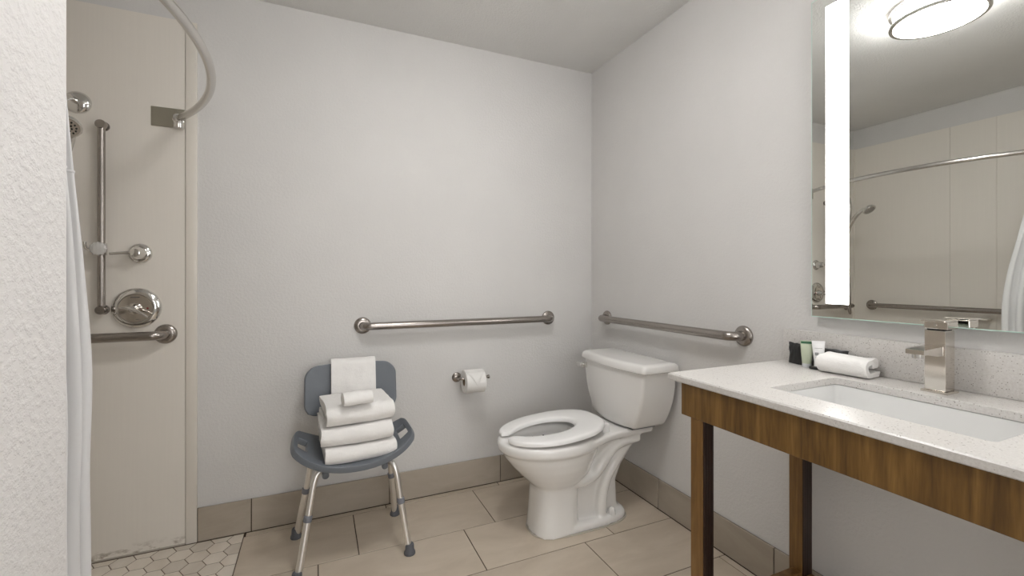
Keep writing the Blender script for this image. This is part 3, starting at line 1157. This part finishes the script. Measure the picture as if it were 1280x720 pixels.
for (sx, sy), a_, k_, f_ in legs:
    ft = Vector((*f_, 0.0))
    kk = Vector(k_)
    d = ft - kk
    mid = kk + d * 0.33
    b = B()
    tube(b, smooth_path([(CX + sx * 0.07, a_[1] - sy * 0.03, 0.376), (CX + sx * 0.105, a_[1] - sy * 0.012, 0.376), Vector(a_), kk, mid, kk + d * 0.5], 6), 0.0115, 16)
    tube(b, [mid + d * 0.03, kk + d * 0.95], 0.0132, 16)
    lg = part('leg', b, M['alu'], t, 60)
    dn = d.normalized()
    b = B(); lathe(b, [(0.0138, -0.012), (0.0158, -0.010), (0.0158, 0.008), (0.0142, 0.011)], mid + d * 0.03, dn, 20)
    part('collar', b, M['grey2'], lg, 40, label='grey plastic collar')
    b = B()
    L = d.length
    lathe(b, [(0.0155, -0.042), (0.0175, -0.038), (0.0185, -0.016), (0.0225, -0.010), (0.0235, -0.003), (0.022, 0.0)], ft, Vector((d.x * 0.6, d.y * 0.6, d.z)).normalized() if False else (0, 0, -1), 24)
    part('rubber_foot', b, M['rubber'], lg, 40, label='grey rubber foot')
for sx in (-1, 1):
    b = B()
    lathe(b, [(0.0135, 0.0), (0.0135, 0.012), (0.009, 0.018), (0.002, 0.020)], (CX + sx * 0.114, -0.402, 0.378), (0, 0, -1), 18)
    lathe(b, [(0.010, 0.0), (0.013, 0.004), (0.013, 0.012), (0.008, 0.016)], (CX + sx * 0.114, -0.402, 0.362), (0, -1, 0), 18)
    part('screw_knob', b, M['grey'], t, 40)


def strip_section(path, th):
    """closed outline of a band of thickness th along a 2D path"""
    n = len(path)
    L, R_ = [], []
    for i in range(n):
        p0 = Vector(path[max(0, i - 1)])
        p1 = Vector(path[min(n - 1, i + 1)])
        d = (p1 - p0).normalized()
        nn = Vector((-d.y, d.x))
        L.append(Vector(path[i]) + nn * th / 2)
        R_.append(Vector(path[i]) - nn * th / 2)
    return L, R_


def arc2(c, r, a0, a1, n=10):
    return [(c[0] + r * math.cos(math.radians(a0 + (a1 - a0) * k / n)), c[1] + r * math.sin(math.radians(a0 + (a1 - a0) * k / n))) for k in range(n + 1)]


def folded_towel(width, depth, height, th, seed, sag=None):
    """towel folded over itself: rounded fold to the front (-y), loose edges at the back; local coordinates, base at z = 0"""
    h = height
    ro_ = (h - th) / 2
    y0 = -depth / 2 + ro_ + th / 2
    path = [(depth / 2 - 0.004, th / 2)]
    path += [(depth / 2 - 0.02 - (depth - 0.03 - ro_) * k / 8, th / 2) for k in range(1, 8)]
    path += list(reversed(arc2((y0, h / 2), ro_, 90, 270, 14)))
    path += [(y0 + (depth - 0.03 - ro_) * k / 8, h - th / 2) for k in range(1, 9)]
    # turn in at the back and run an inner layer to the front
    ri_ = max(0.004, (h - 2.0 * th) / 4)
    cyb = path[-1][0]
    path += arc2((cyb, h - th / 2 - ri_), ri_, 90, -90, 6)[1:]
    zin = h - th / 2 - 2 * ri_
    path += [(cyb - (depth - 0.04 - 1.2 * ro_) * k / 6, zin) for k in range(1, 7)]
    L, R_ = strip_section(path, th * 0.96)
    out = L + list(reversed(R_))
    b = B()
    nw = 22
    rr_ = []
    for i in range(nw + 1):
        u = -1 + 2 * i / nw
        edge = max(0, abs(u) - 0.93) / 0.07
        ringp = []
        for q, p in enumerate(out):
            x = u * width / 2 + 0.005 * noise.noise(Vector((p.x * 12, p.y * 30, seed + u))) * (1 if abs(u) > 0.9 else 0)
            c = Vector((0.0, h / 2))
            f = 1 - 0.045 * edge
            y = p.x * (1 - 0.012 * edge)
            z = h / 2 + (p.y - h / 2) * f
            wv = 0.0035 * noise.noise(Vector((x * 14, y * 14, seed))) + 0.0018 * noise.noise(Vector((x * 40, y * 40 + z * 50, seed + 5)))
            z = max(0.0005, z + wv * (z / h))
            y += 0.004 * noise.noise(Vector((x * 11, z * 30, seed + 2)))
            if sag:
                z += sag(x)
            ringp.append((x, y, z))
        rr_.append(ringp)
    loft(b, rr_)
    return b


ZT = 0.4155
hts = (0.064, 0.073, 0.075)
labels = ['lowest of the three folded white towels on the chair seat', 'middle folded white towel of the stack on the chair', 'uppermost folded white bath towel of the stack on the chair']
wid = (0.270, 0.272, 0.262)
zz = ZT
top_z = 0
for k in range(3):
    fac = (0.3, 0.2, 0.1)[k]
    b = folded_towel(wid[k], 0.295 - 0.012 * k, hts[k], 0.0205, 11.3 + 5 * k, lambda x, fac=fac: 0.020 *  (abs(x) / 0.137) ** 2 * fac)
    me = finish(b, 'folded_towel', 60)
    me.materials.append(M['towel'])
    o = bpy.data.objects.new('folded_towel', me)
    COL.objects.link(o)
    o.location = (-1.4085 + (0.003, -0.006, 0.003)[k], -0.328 + (0.0, 0.004, 0.010)[k], zz)
    o.rotation_euler = (0, 0, math.radians((4.5, 3.0, 5.5)[k]))
    tag(o, labels[k], 'towel', 'folded bath towels stacked on the shower chair')
    zz += hts[k] + 0.003
top_z = zz

# rolled washcloth on the stack
b = B()
path = []
for k in range(60):
    a = k / 59 * 2.6 * 2 * PI
    r = 0.005 + 0.0086 * a / (2 * PI)
    path.append((r * math.cos(a), r * math.sin(a)))
L, R_ = strip_section(path, 0.0084)
out = L + list(reversed(R_))
rr_ = []
for i in range(19):
    u = -1 + 2 * i / 18
    rr_.append([(u * 0.056, p.x * 1.18 + 0.0012 * noise.noise(Vector((u * 4, p.x * 60, 3))), p.y * (1 - 0.03 * abs(u) ** 3) + 0.0018 * noise.noise(Vector((u * 5, p.y * 50, p.x * 50)))) for p in out])
loft(b, rr_)
me = finish(b, 'rolled_washcloth', 60)
me.materials.append(M['towel'])
o = bpy.data.objects.new('rolled_washcloth', me)
COL.objects.link(o)
o.location = (-1.412, -0.436, top_z + 0.0270)
o.rotation_euler = (0, 0, math.radians(9))
tag(o, 'small rolled white washcloth lying on top of the towel stack', 'washcloth')

# hand towel over the backrest
b = B()
pth = [(-0.166, 0.552), (-0.160, 0.60), (-0.150, 0.66), (-0.143, 0.70), (-0.139, 0.735), (-0.134, 0.752), (-0.120, 0.764), (-0.104, 0.766), (-0.086, 0.758), (-0.076, 0.742), (-0.074, 0.70), (-0.078, 0.64), (-0.084, 0.60)]
pth = [(p.x, p.y) for p in [Vector((q.x, q.y)) for q in smooth_path([(a_, c_, 0) for a_, c_ in pth], 4)]]
L, R_ = strip_section(pth, 0.010)
out = L + list(reversed(R_))
rr_ = []
for i in range(17):
    u = -1 + 2 * i / 16
    rr_.append([(-1.4035 + u * 0.097, p.x + 0.0025 * noise.noise(Vector((u * 3, p.y * 14, 8))), p.y + 0.002 * noise.noise(Vector((u * 3, p.y * 9, 2)))) for p in out])
loft(b, rr_)
o = part('hand_towel', b, M['towel'], None, 60)
tag(o, 'flat white hand towel hung over the chair backrest', 'towel')

# ------------------------------------------------------------------ vanity
ZK = 0.853
YV0, YV1 = -1.248, -2.187               # left and right ends of the worktop
XV = -0.560
t = thing('vanity_stand', 'walnut brown wooden vanity stand with open legs under the counter', 'vanity', (-0.30, -1.7175, 0))
ya, yb_ = -1.297, -2.138
b = B(); box(b, -0.552, -0.534, yb_, ya, 0.737, 0.833, 0.001, 1)
part('front_apron', b, M['wood'], t, 0)
b = B(); box(b, -0.534, -0.022, ya - 0.018, ya, 0.737, 0.833, 0.001, 1)
part('side_apron', b, M['wood'], t, 0)
b = B(); box(b, -0.534, -0.022, yb_, yb_ + 0.018, 0.737, 0.833, 0.001, 1)
part('side_apron', b, M['wood'], t, 0)


def leg_bm(x0, x1, y0, y1):
    b = B()
    box(b, x0, x1, y0, y1, 0.0, 0.738, 0.0015, 1)
    return b


for x0, x1 in ((-0.550, -0.508), (-0.100, -0.052)):
    for k, y in enumerate((-1.331, -2.104)):
        y0, y1 = (y - 0.044, y) if k == 0 else (y, y + 0.044)
        if x0 > -0.2:
            y0, y1 = y0 + 0.008, y1 + 0.008
        b = leg_bm(x0, x1, y0, y1)
        lg = part('leg', b, M['wood2'], t, 0)
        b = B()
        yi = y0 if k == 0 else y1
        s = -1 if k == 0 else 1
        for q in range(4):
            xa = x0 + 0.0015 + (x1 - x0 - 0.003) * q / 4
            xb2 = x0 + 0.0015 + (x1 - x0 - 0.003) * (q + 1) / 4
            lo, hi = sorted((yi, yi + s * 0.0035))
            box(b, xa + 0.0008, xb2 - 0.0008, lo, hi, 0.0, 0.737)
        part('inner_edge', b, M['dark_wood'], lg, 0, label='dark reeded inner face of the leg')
for y in (-1.331, -2.104):
    y0, y1 = (y - 0.036, y - 0.004) if y > -1.7 else (y + 0.004, y + 0.036)
    b = B(); box(b, -0.508, -0.100, y0, y1, 0.145, 0.180, 0.0015, 1)
    part('stretcher', b, M['wood2'], t, 0)
b = B(); box(b, -0.094, -0.060, -2.06, -1.372, 0.135, 0.168, 0.0015, 1)
part('stretcher', b, M['wood2'], t, 0)

# worktop with sink cut-out
SX0, SX1, SY0, SY1 = -0.4445, -0.148, -1.937, -1.498
b = B()


def ring_rect(x0, x1, y0, y1, r, z, n=5):
    out = []
    for cx_, cy_, a0 in ((x1 - r, y1 - r, 0), (x0 + r, y1 - r, 90), (x0 + r, y0 + r, 180), (x1 - r, y0 + r, 270)):
        for k in range(n + 1):
            a = math.radians(a0 + 90 * k / n)
            out.append((cx_ + r * math.cos(a), cy_ + r * math.sin(a), z))
    return out


o_b = ring_rect(XV + .002, -0.002, YV1, YV0, 0.004, ZK - 0.020)
o_m = ring_rect(XV, 0.0, YV1, YV0, 0.004, ZK - 0.0175)
o_t = ring_rect(XV, 0.0, YV1, YV0, 0.004, ZK - 0.0035)
o_tt = ring_rect(XV + .003, -0.001, YV1 + .003, YV0 - .003, 0.004, ZK)
i_tt = ring_rect(SX0, SX1, SY0, SY1, 0.012, ZK)
i_t = ring_rect(SX0 + .0015, SX1 - .0015, SY0 + .0015, SY1 - .0015, 0.011, ZK - 0.0015)
i_b = ring_rect(SX0 + .0015, SX1 - .0015, SY0 + .0015, SY1 - .0015, 0.011, ZK - 0.020)
rs = [ring(b, r_) for r_ in (i_b, o_b, o_m, o_t, o_tt, i_tt, i_t)]
for a_, c_ in zip(rs, rs[1:] + rs[:1]):
    bridge(b, a_, c_)
o = part('worktop', b, M['quartz'], None, 35)
tag(o, 'white speckled quartz worktop on the walnut vanity stand', 'countertop')
b = B(); box(b, -0.020, 0.0, YV1, YV0, ZK + 0.0003, 0.964, 0.002, 2)
o = part('backsplash', b, M['quartz'], None, 35)
tag(o, 'low speckled quartz backsplash along the wall behind the faucet', 'backsplash')

# basin
t = thing('sink_basin', 'white rectangular undermount sink basin set in the worktop', 'sink', (-0.296, -1.7175, ZK - 0.02))
b = B()
lv = [(-0.006, -0.0202, 0.012), (0.0, -0.022, 0.014), (0.002, -0.06, 0.02), (0.006, -0.11, 0.03), (0.016, -0.135, 0.04), (0.04, -0.146, 0.04), (0.10, -0.150, 0.03)]
rgs = [ring_rect(SX0 + k, SX1 - k, SY0 + k, SY1 - k, r, ZK + z) for k, z, r in lv]
outs = [ring_rect(SX0 + k - 0.012, SX1 - k + 0.012, SY0 + k - 0.012, SY1 - k + 0.012, r + 0.01, ZK + z - (0.010 if i > 2 else 0.0)) for i, (k, z, r) in enumerate(lv)]
rr_ = [ring(b, r_) for r_ in (list(reversed(outs)) + rgs)]
for a_, c_ in zip(rr_, rr_[1:]):
    bridge(b, a_, c_)
b.faces.new(rr_[0]); b.faces.new(rr_[-1])
part('bowl', b, M['basin'], t, 50)
b = B(); lathe(b, [(0.030, 0), (0.030, 0.003), (0.024, 0.004), (0.022, 0.0015)], (-0.27, -1.7175, ZK - 0.150), (0, 0, 1), 28)
part('drain', b, M['chrome'], t, 40, label='round chrome drain')

# faucet
FX0, FX1, FY0, FY1 = -0.108, -0.062, -1.733, -1.690
t = thing('faucet', 'square polished nickel single-hole faucet behind the sink', 'faucet', (-0.085, -1.7115, ZK))
b = B(); box(b, FX0 - 0.006, FX1 + 0.006, FY0 - 0.006, FY1 + 0.006, ZK, ZK + 0.006, 0.0015, 2)
part('base_plate', b, M['faucet'], t, 0)
b = B(); box(b, FX0, FX1, FY0, FY1, ZK + 0.006, 1.013, 0.0015, 2)
part('body', b, M['faucet'], t, 0)
b = B(); box(b, FX0 + 0.004, FX1 - 0.004, FY0 + 0.004, FY1 - 0.004, 1.013, 1.0165)
part('neck', b, M['black'], t, 0, label='dark gap under the handle')
b = B(); box(b, FX0 - 0.001, FX1 + 0.004, FY0 - 0.005, FY1 + 0.001, 1.0165, 1.036, 0.002, 2)
hb = part('handle', b, M['faucet'], t, 0)
b = B()
vs = box(b, FX0 - 0.016, FX1 + 0.004, FY0 - 0.005, FY1 + 0.001, 1.036, 1.040, 0.001, 1)
part('lever_plate', b, M['faucet'], hb, 0)
b = B(); lathe(b, [(0.0035, 0), (0.003, 0.001)], (FX0 - 0.001, FY0 + 0.02, 1.027), (-1, 0, 0), 14)
part('screw_cover', b, M['chrome'], hb, 0)
b = B()
prof_ = [(FX0 + 0.002, 0.950, 0.974), (-0.14, 0.951, 0.9725), (-0.18, 0.957, 0.971), (-0.203, 0.9585, 0.9695)]
loft(b, [[(x, FY0 + 0.003, z0), (x, FY1 - 0.003, z0), (x, FY1 - 0.003, z1), (x, FY0 + 0.003, z1)] for x, z0, z1 in prof_])
sp = part('spout', b, M['faucet'], t, 20)
b = B(); lathe(b, [(0.011, 0), (0.011, 0.010), (0.008, 0.010)], (-0.188, (FY0 + FY1) / 2, 0.958), (0, 0, -1), 20)
part('aerator', b, M['chrome'], sp, 40)

# towel on the counter
b = folded_towel(0.132, 0.092, 0.056, 0.0165, 41.0)
me = finish(b, 'folded_washcloth', 60)
me.materials.append(M['towel'])
o = bpy.data.objects.new('folded_washcloth', me)
COL.objects.link(o)
o.location = (-0.078, -1.490, ZK + 0.001)
o.rotation_euler = (0, 0, math.radians(-84))
tag(o, 'folded white washcloth on the counter beside the faucet', 'washcloth')

# toiletries


def tube_bottle(name, label, x, y, z, h, wb, wt, body, cap, rz, tilt=0.0, band=None, window=None, prints=()):
    t = thing(name, label, 'toiletry', (x, y, z))
    capH = h * 0.15

    def oval(zz, hw, hd, n=24):
        return [(x + hd * math.sin(2 * PI * k / n), y + hw * math.cos(2 * PI * k / n), zz) for k in range(n)]
    b = B()
    loft(b, [oval(z, wb * 0.95, wb * 0.8), oval(z + 0.001, wb, wb * 0.85), oval(z + capH, wb, wb * 0.85)])
    part('cap', b, cap, t, 40, label='round screw cap at the bottom')
    b = B()
    loft(b, [oval(z + capH, wb * 0.97, wb * 0.80), oval(z + capH + h * 0.06, wb * 1.02, wb * 0.84), oval(z + h * 0.5, wb + (wt - wb) * 0.45, wb * 0.58), oval(z + h * 0.86, wb + (wt - wb) * 0.86, wb * 0.16), oval(z + h * 0.88, wb + (wt - wb) * 0.88, 0.0011), oval(z + h, wt, 0.0010)])
    bd = part('body', b, body, t, 60)
    for (z0, z1, y0, y1, m_, nm) in prints:
        b = B()
        def surf(zz):
            u = (zz - z) / h
            if u > 0.86:
                return 0.0024
            if u > 0.5:
                return wb * (0.58 + (0.16 - 0.58) * (u - 0.5) / 0.36)
            return wb * (0.84 + (0.58 - 0.84) * (u - 0.21) / 0.29)
        n = 8
        def dep(yy, zz):
            u = (zz - z) / h
            hw = wb + (wt - wb) * u
            return surf(zz) * math.sqrt(max(0.0, 1 - (yy / hw) ** 2)) + 0.0006
        lo = [b.verts.new((x - dep(y0 + (y1 - y0) * k / n, z + h * z0), y + y0 + (y1 - y0) * k / n, z + h * z0)) for k in range(n + 1)]
        hi = [b.verts.new((x - dep(y0 + (y1 - y0) * k / n, z + h * z1), y + y0 + (y1 - y0) * k / n, z + h * z1)) for k in range(n + 1)]
        for k in range(n):
            b.faces.new((lo[k], lo[k + 1], hi[k + 1], hi[k]))
        part(nm, b, m_, bd, 0)
    t.rotation_euler = (0, tilt, rz)
    return t


RZ = math.radians(40)
tube_bottle('lotion_tube', 'pale green toiletry tube with a dark green top band', -0.082, -1.371, ZK, 0.088, 0.0132, 0.0185, M['green_lotion'], M['clear_cap'], RZ, 0,
            prints=[(0.885, 0.965, -0.0165, 0.0165, M['green'], 'green_band')])
pr = []
for zc_, a0, a1, mt in ((0.70, -0.011, 0.010, M['pale_ink']), (0.50, -0.0105, -0.001, M['ink']), (0.44, -0.0105, 0.003, M['ink']), (0.34, -0.010, 0.006, M['pale_ink']), (0.20, -0.010, 0.002, M['pale_ink'])):
    pr.append((zc_, zc_ + (0.035 if mt is M['ink'] else 0.018), -a1, -a0, mt, 'print_line'))
tube_bottle('shampoo_tube', 'white toiletry tube with small dark print', -0.078, -1.407, ZK + 0.0085, 0.082, 0.0128, 0.0185, M['white_tube'], M['white_tube'], RZ, 0.10, prints=pr)


def pouch(name, label, p0, p1, h, d, seed, skew=0.0):
    """crumpled black wrapped packet standing between two counter points"""
    p0, p1 = Vector((*p0, 0)), Vector((*p1, 0))
    ax = (p1 - p0)
    nrm = Vector((-ax.y, ax.x, 0)).normalized()
    b = B()
    nu, nv = 16, 10
    for side in (1, -1):
        g = []
        for j in range(nv + 1):
            v = j / nv
            r_ = []
            for i in range(nu + 1):
                u = i / nu
                bul = d / 2 * (max(0.0, 1 - abs(2 * u - 1) ** 3)) ** 0.6 * (max(0.0, 1 - max(0.0, 2 * v - 1) ** 4)) ** 0.7 * (0.75 + 0.25 * (1 - v))
                p = p0 + ax * u + nrm * side * bul
                p += nrm * 0.003 * noise.noise(Vector((u * 6, v * 5, seed)))
                z = ZK + 0.0008 + h * v * (1 + 0.06 * noise.noise(Vector((u * 4, seed, 0)))) + skew * u * v
                p += ax.normalized() * 0.005 * math.sin(v * PI) * (1 if u < 0.5 else -1) * abs(2 * u - 1)
                r_.append(b.verts.new((p.x, p.y, z)))
            g.append(r_)
        for j in range(nv):
            for i in range(nu):
                b.faces.new((g[j][i], g[j][i + 1], g[j + 1][i + 1], g[j + 1][i]))
    bmesh.ops.remove_doubles(b, verts=b.verts[:], dist=2e-4)
    bmesh.ops.holes_fill(b, edges=[e for e in b.edges if e.is_boundary], sides=80)
    o = part(name, b, M['black_wrap'], None, 50)
    tag(o, label, 'packet')
    return o


pouch('black_packet', 'crumpled black packet standing left of the green tube', (-0.043, -1.284), (-0.062, -1.350), 0.070, 0.022, 3.0)
pouch('black_packet', 'black packet standing behind the white tube and the washcloth', (-0.048, -1.362), (-0.032, -1.470), 0.064, 0.016, 9.0)
b = B(); box(b, -0.100, -0.052, -1.432, -1.389, ZK + 0.0005, ZK + 0.008, 0.002, 2)
o = part('soap_packet', b, M['black_wrap'], None, 40)
tag(o, 'flat black packet lying under the white tube', 'packet')

# ------------------------------------------------------------------ mirror
MX = -0.030
MY0, MY1, MZ0, MZ1 = -2.082, -1.353, 1.0165, 2.078
t = thing('lit_mirror', 'large frameless mirror with frosted light strips above the sink', 'mirror', (0, -1.7175, 1.55))
b = B(); box(b, MX + 0.005, 0.0, MY0 + 0.035, MY1 - 0.035, MZ0 + 0.035, MZ1 - 0.035)
part('housing', b, M['housing'], t, 0)
b = B(); box(b, MX + 0.0003, MX + 0.005, MY0, MY1, MZ0, MZ1, 0.0008, 1)
part('glass_edge', b, M['glass_edge'], t, 0, label='greenish polished glass edge')
b = B(); box(b, MX, MX + 0.0005, MY0 + 0.0025, MY1 - 0.0025, MZ0 + 0.003, MZ1 - 0.003)
part('mirror_glass', b, M['mirror'], t, 0)
for y0, y1 in ((-1.4675, -1.400), (-2.035, -1.9675)):
    b = B(); box(b, MX - 0.0006, MX + 0.0002, y0, y1, 1.063, 2.036)
    part('light_strip', b, M['led'], t, 0, label='glowing white vertical light strip')

# ------------------------------------------------------------------ ceiling lamps


def ceiling_lamp(label, x, y, mat, r=0.156):
    t = thing('ceiling_lamp', label, 'ceiling lamp', (x, y, ZC))
    b = B(); lathe(b, [(r + 0.012, 0.0), (r + 0.012, 0.006), (r - 0.01, 0.012)], (x, y, ZC), (0, 0, -1), 48)
    part('base_plate', b, M['seat'], t, 40)
    b = B(); lathe(b, [(r, 0.012), (r + 0.001, 0.03), (r, 0.068), (r - 0.01, 0.083), (r - 0.04, 0.092), (0.06, 0.098), (0.002, 0.099)], (x, y, ZC), (0, 0, -1), 48)
    part('glass_drum', b, mat, t, 60, label='glowing white glass drum')
    for h in (0.018, 0.078):
        b = B()
        prof_ = [(r + 0.002, h - 0.006), (r + 0.016, h - 0.006), (r + 0.018, h), (r + 0.016, h + 0.006), (r + 0.002, h + 0.006), (r + 0.002, h - 0.006)]
        lathe(b, prof_, (x, y, ZC), (0, 0, -1), 56, caps=False)
        bmesh.ops.remove_doubles(b, verts=b.verts[:], dist=1e-5)
        part('ring', b, M['satin'], t, 40, label='brushed metal ring')
    for k in range(3):
        a = 2 * PI * k / 3 + 0.6
        b = B(); tube(b, [(x + (r + 0.012) * math.cos(a), y + (r + 0.012) * math.sin(a), ZC - 0.018), (x + (r + 0.012) * math.cos(a), y + (r + 0.012) * math.sin(a), ZC - 0.078)], 0.003, 8)
        part('post', b, M['satin'], t, 50)
    return t


ceiling_lamp('round flush ceiling lamp with two metal rings, seen in the mirror', -1.105, -1.245, M['lamp'])
ceiling_lamp('round flush ceiling lamp over the entry behind the camera', -0.95, -2.55, M['entry'], 0.15)  # added lamp out of view, brightens the room from behind the camera
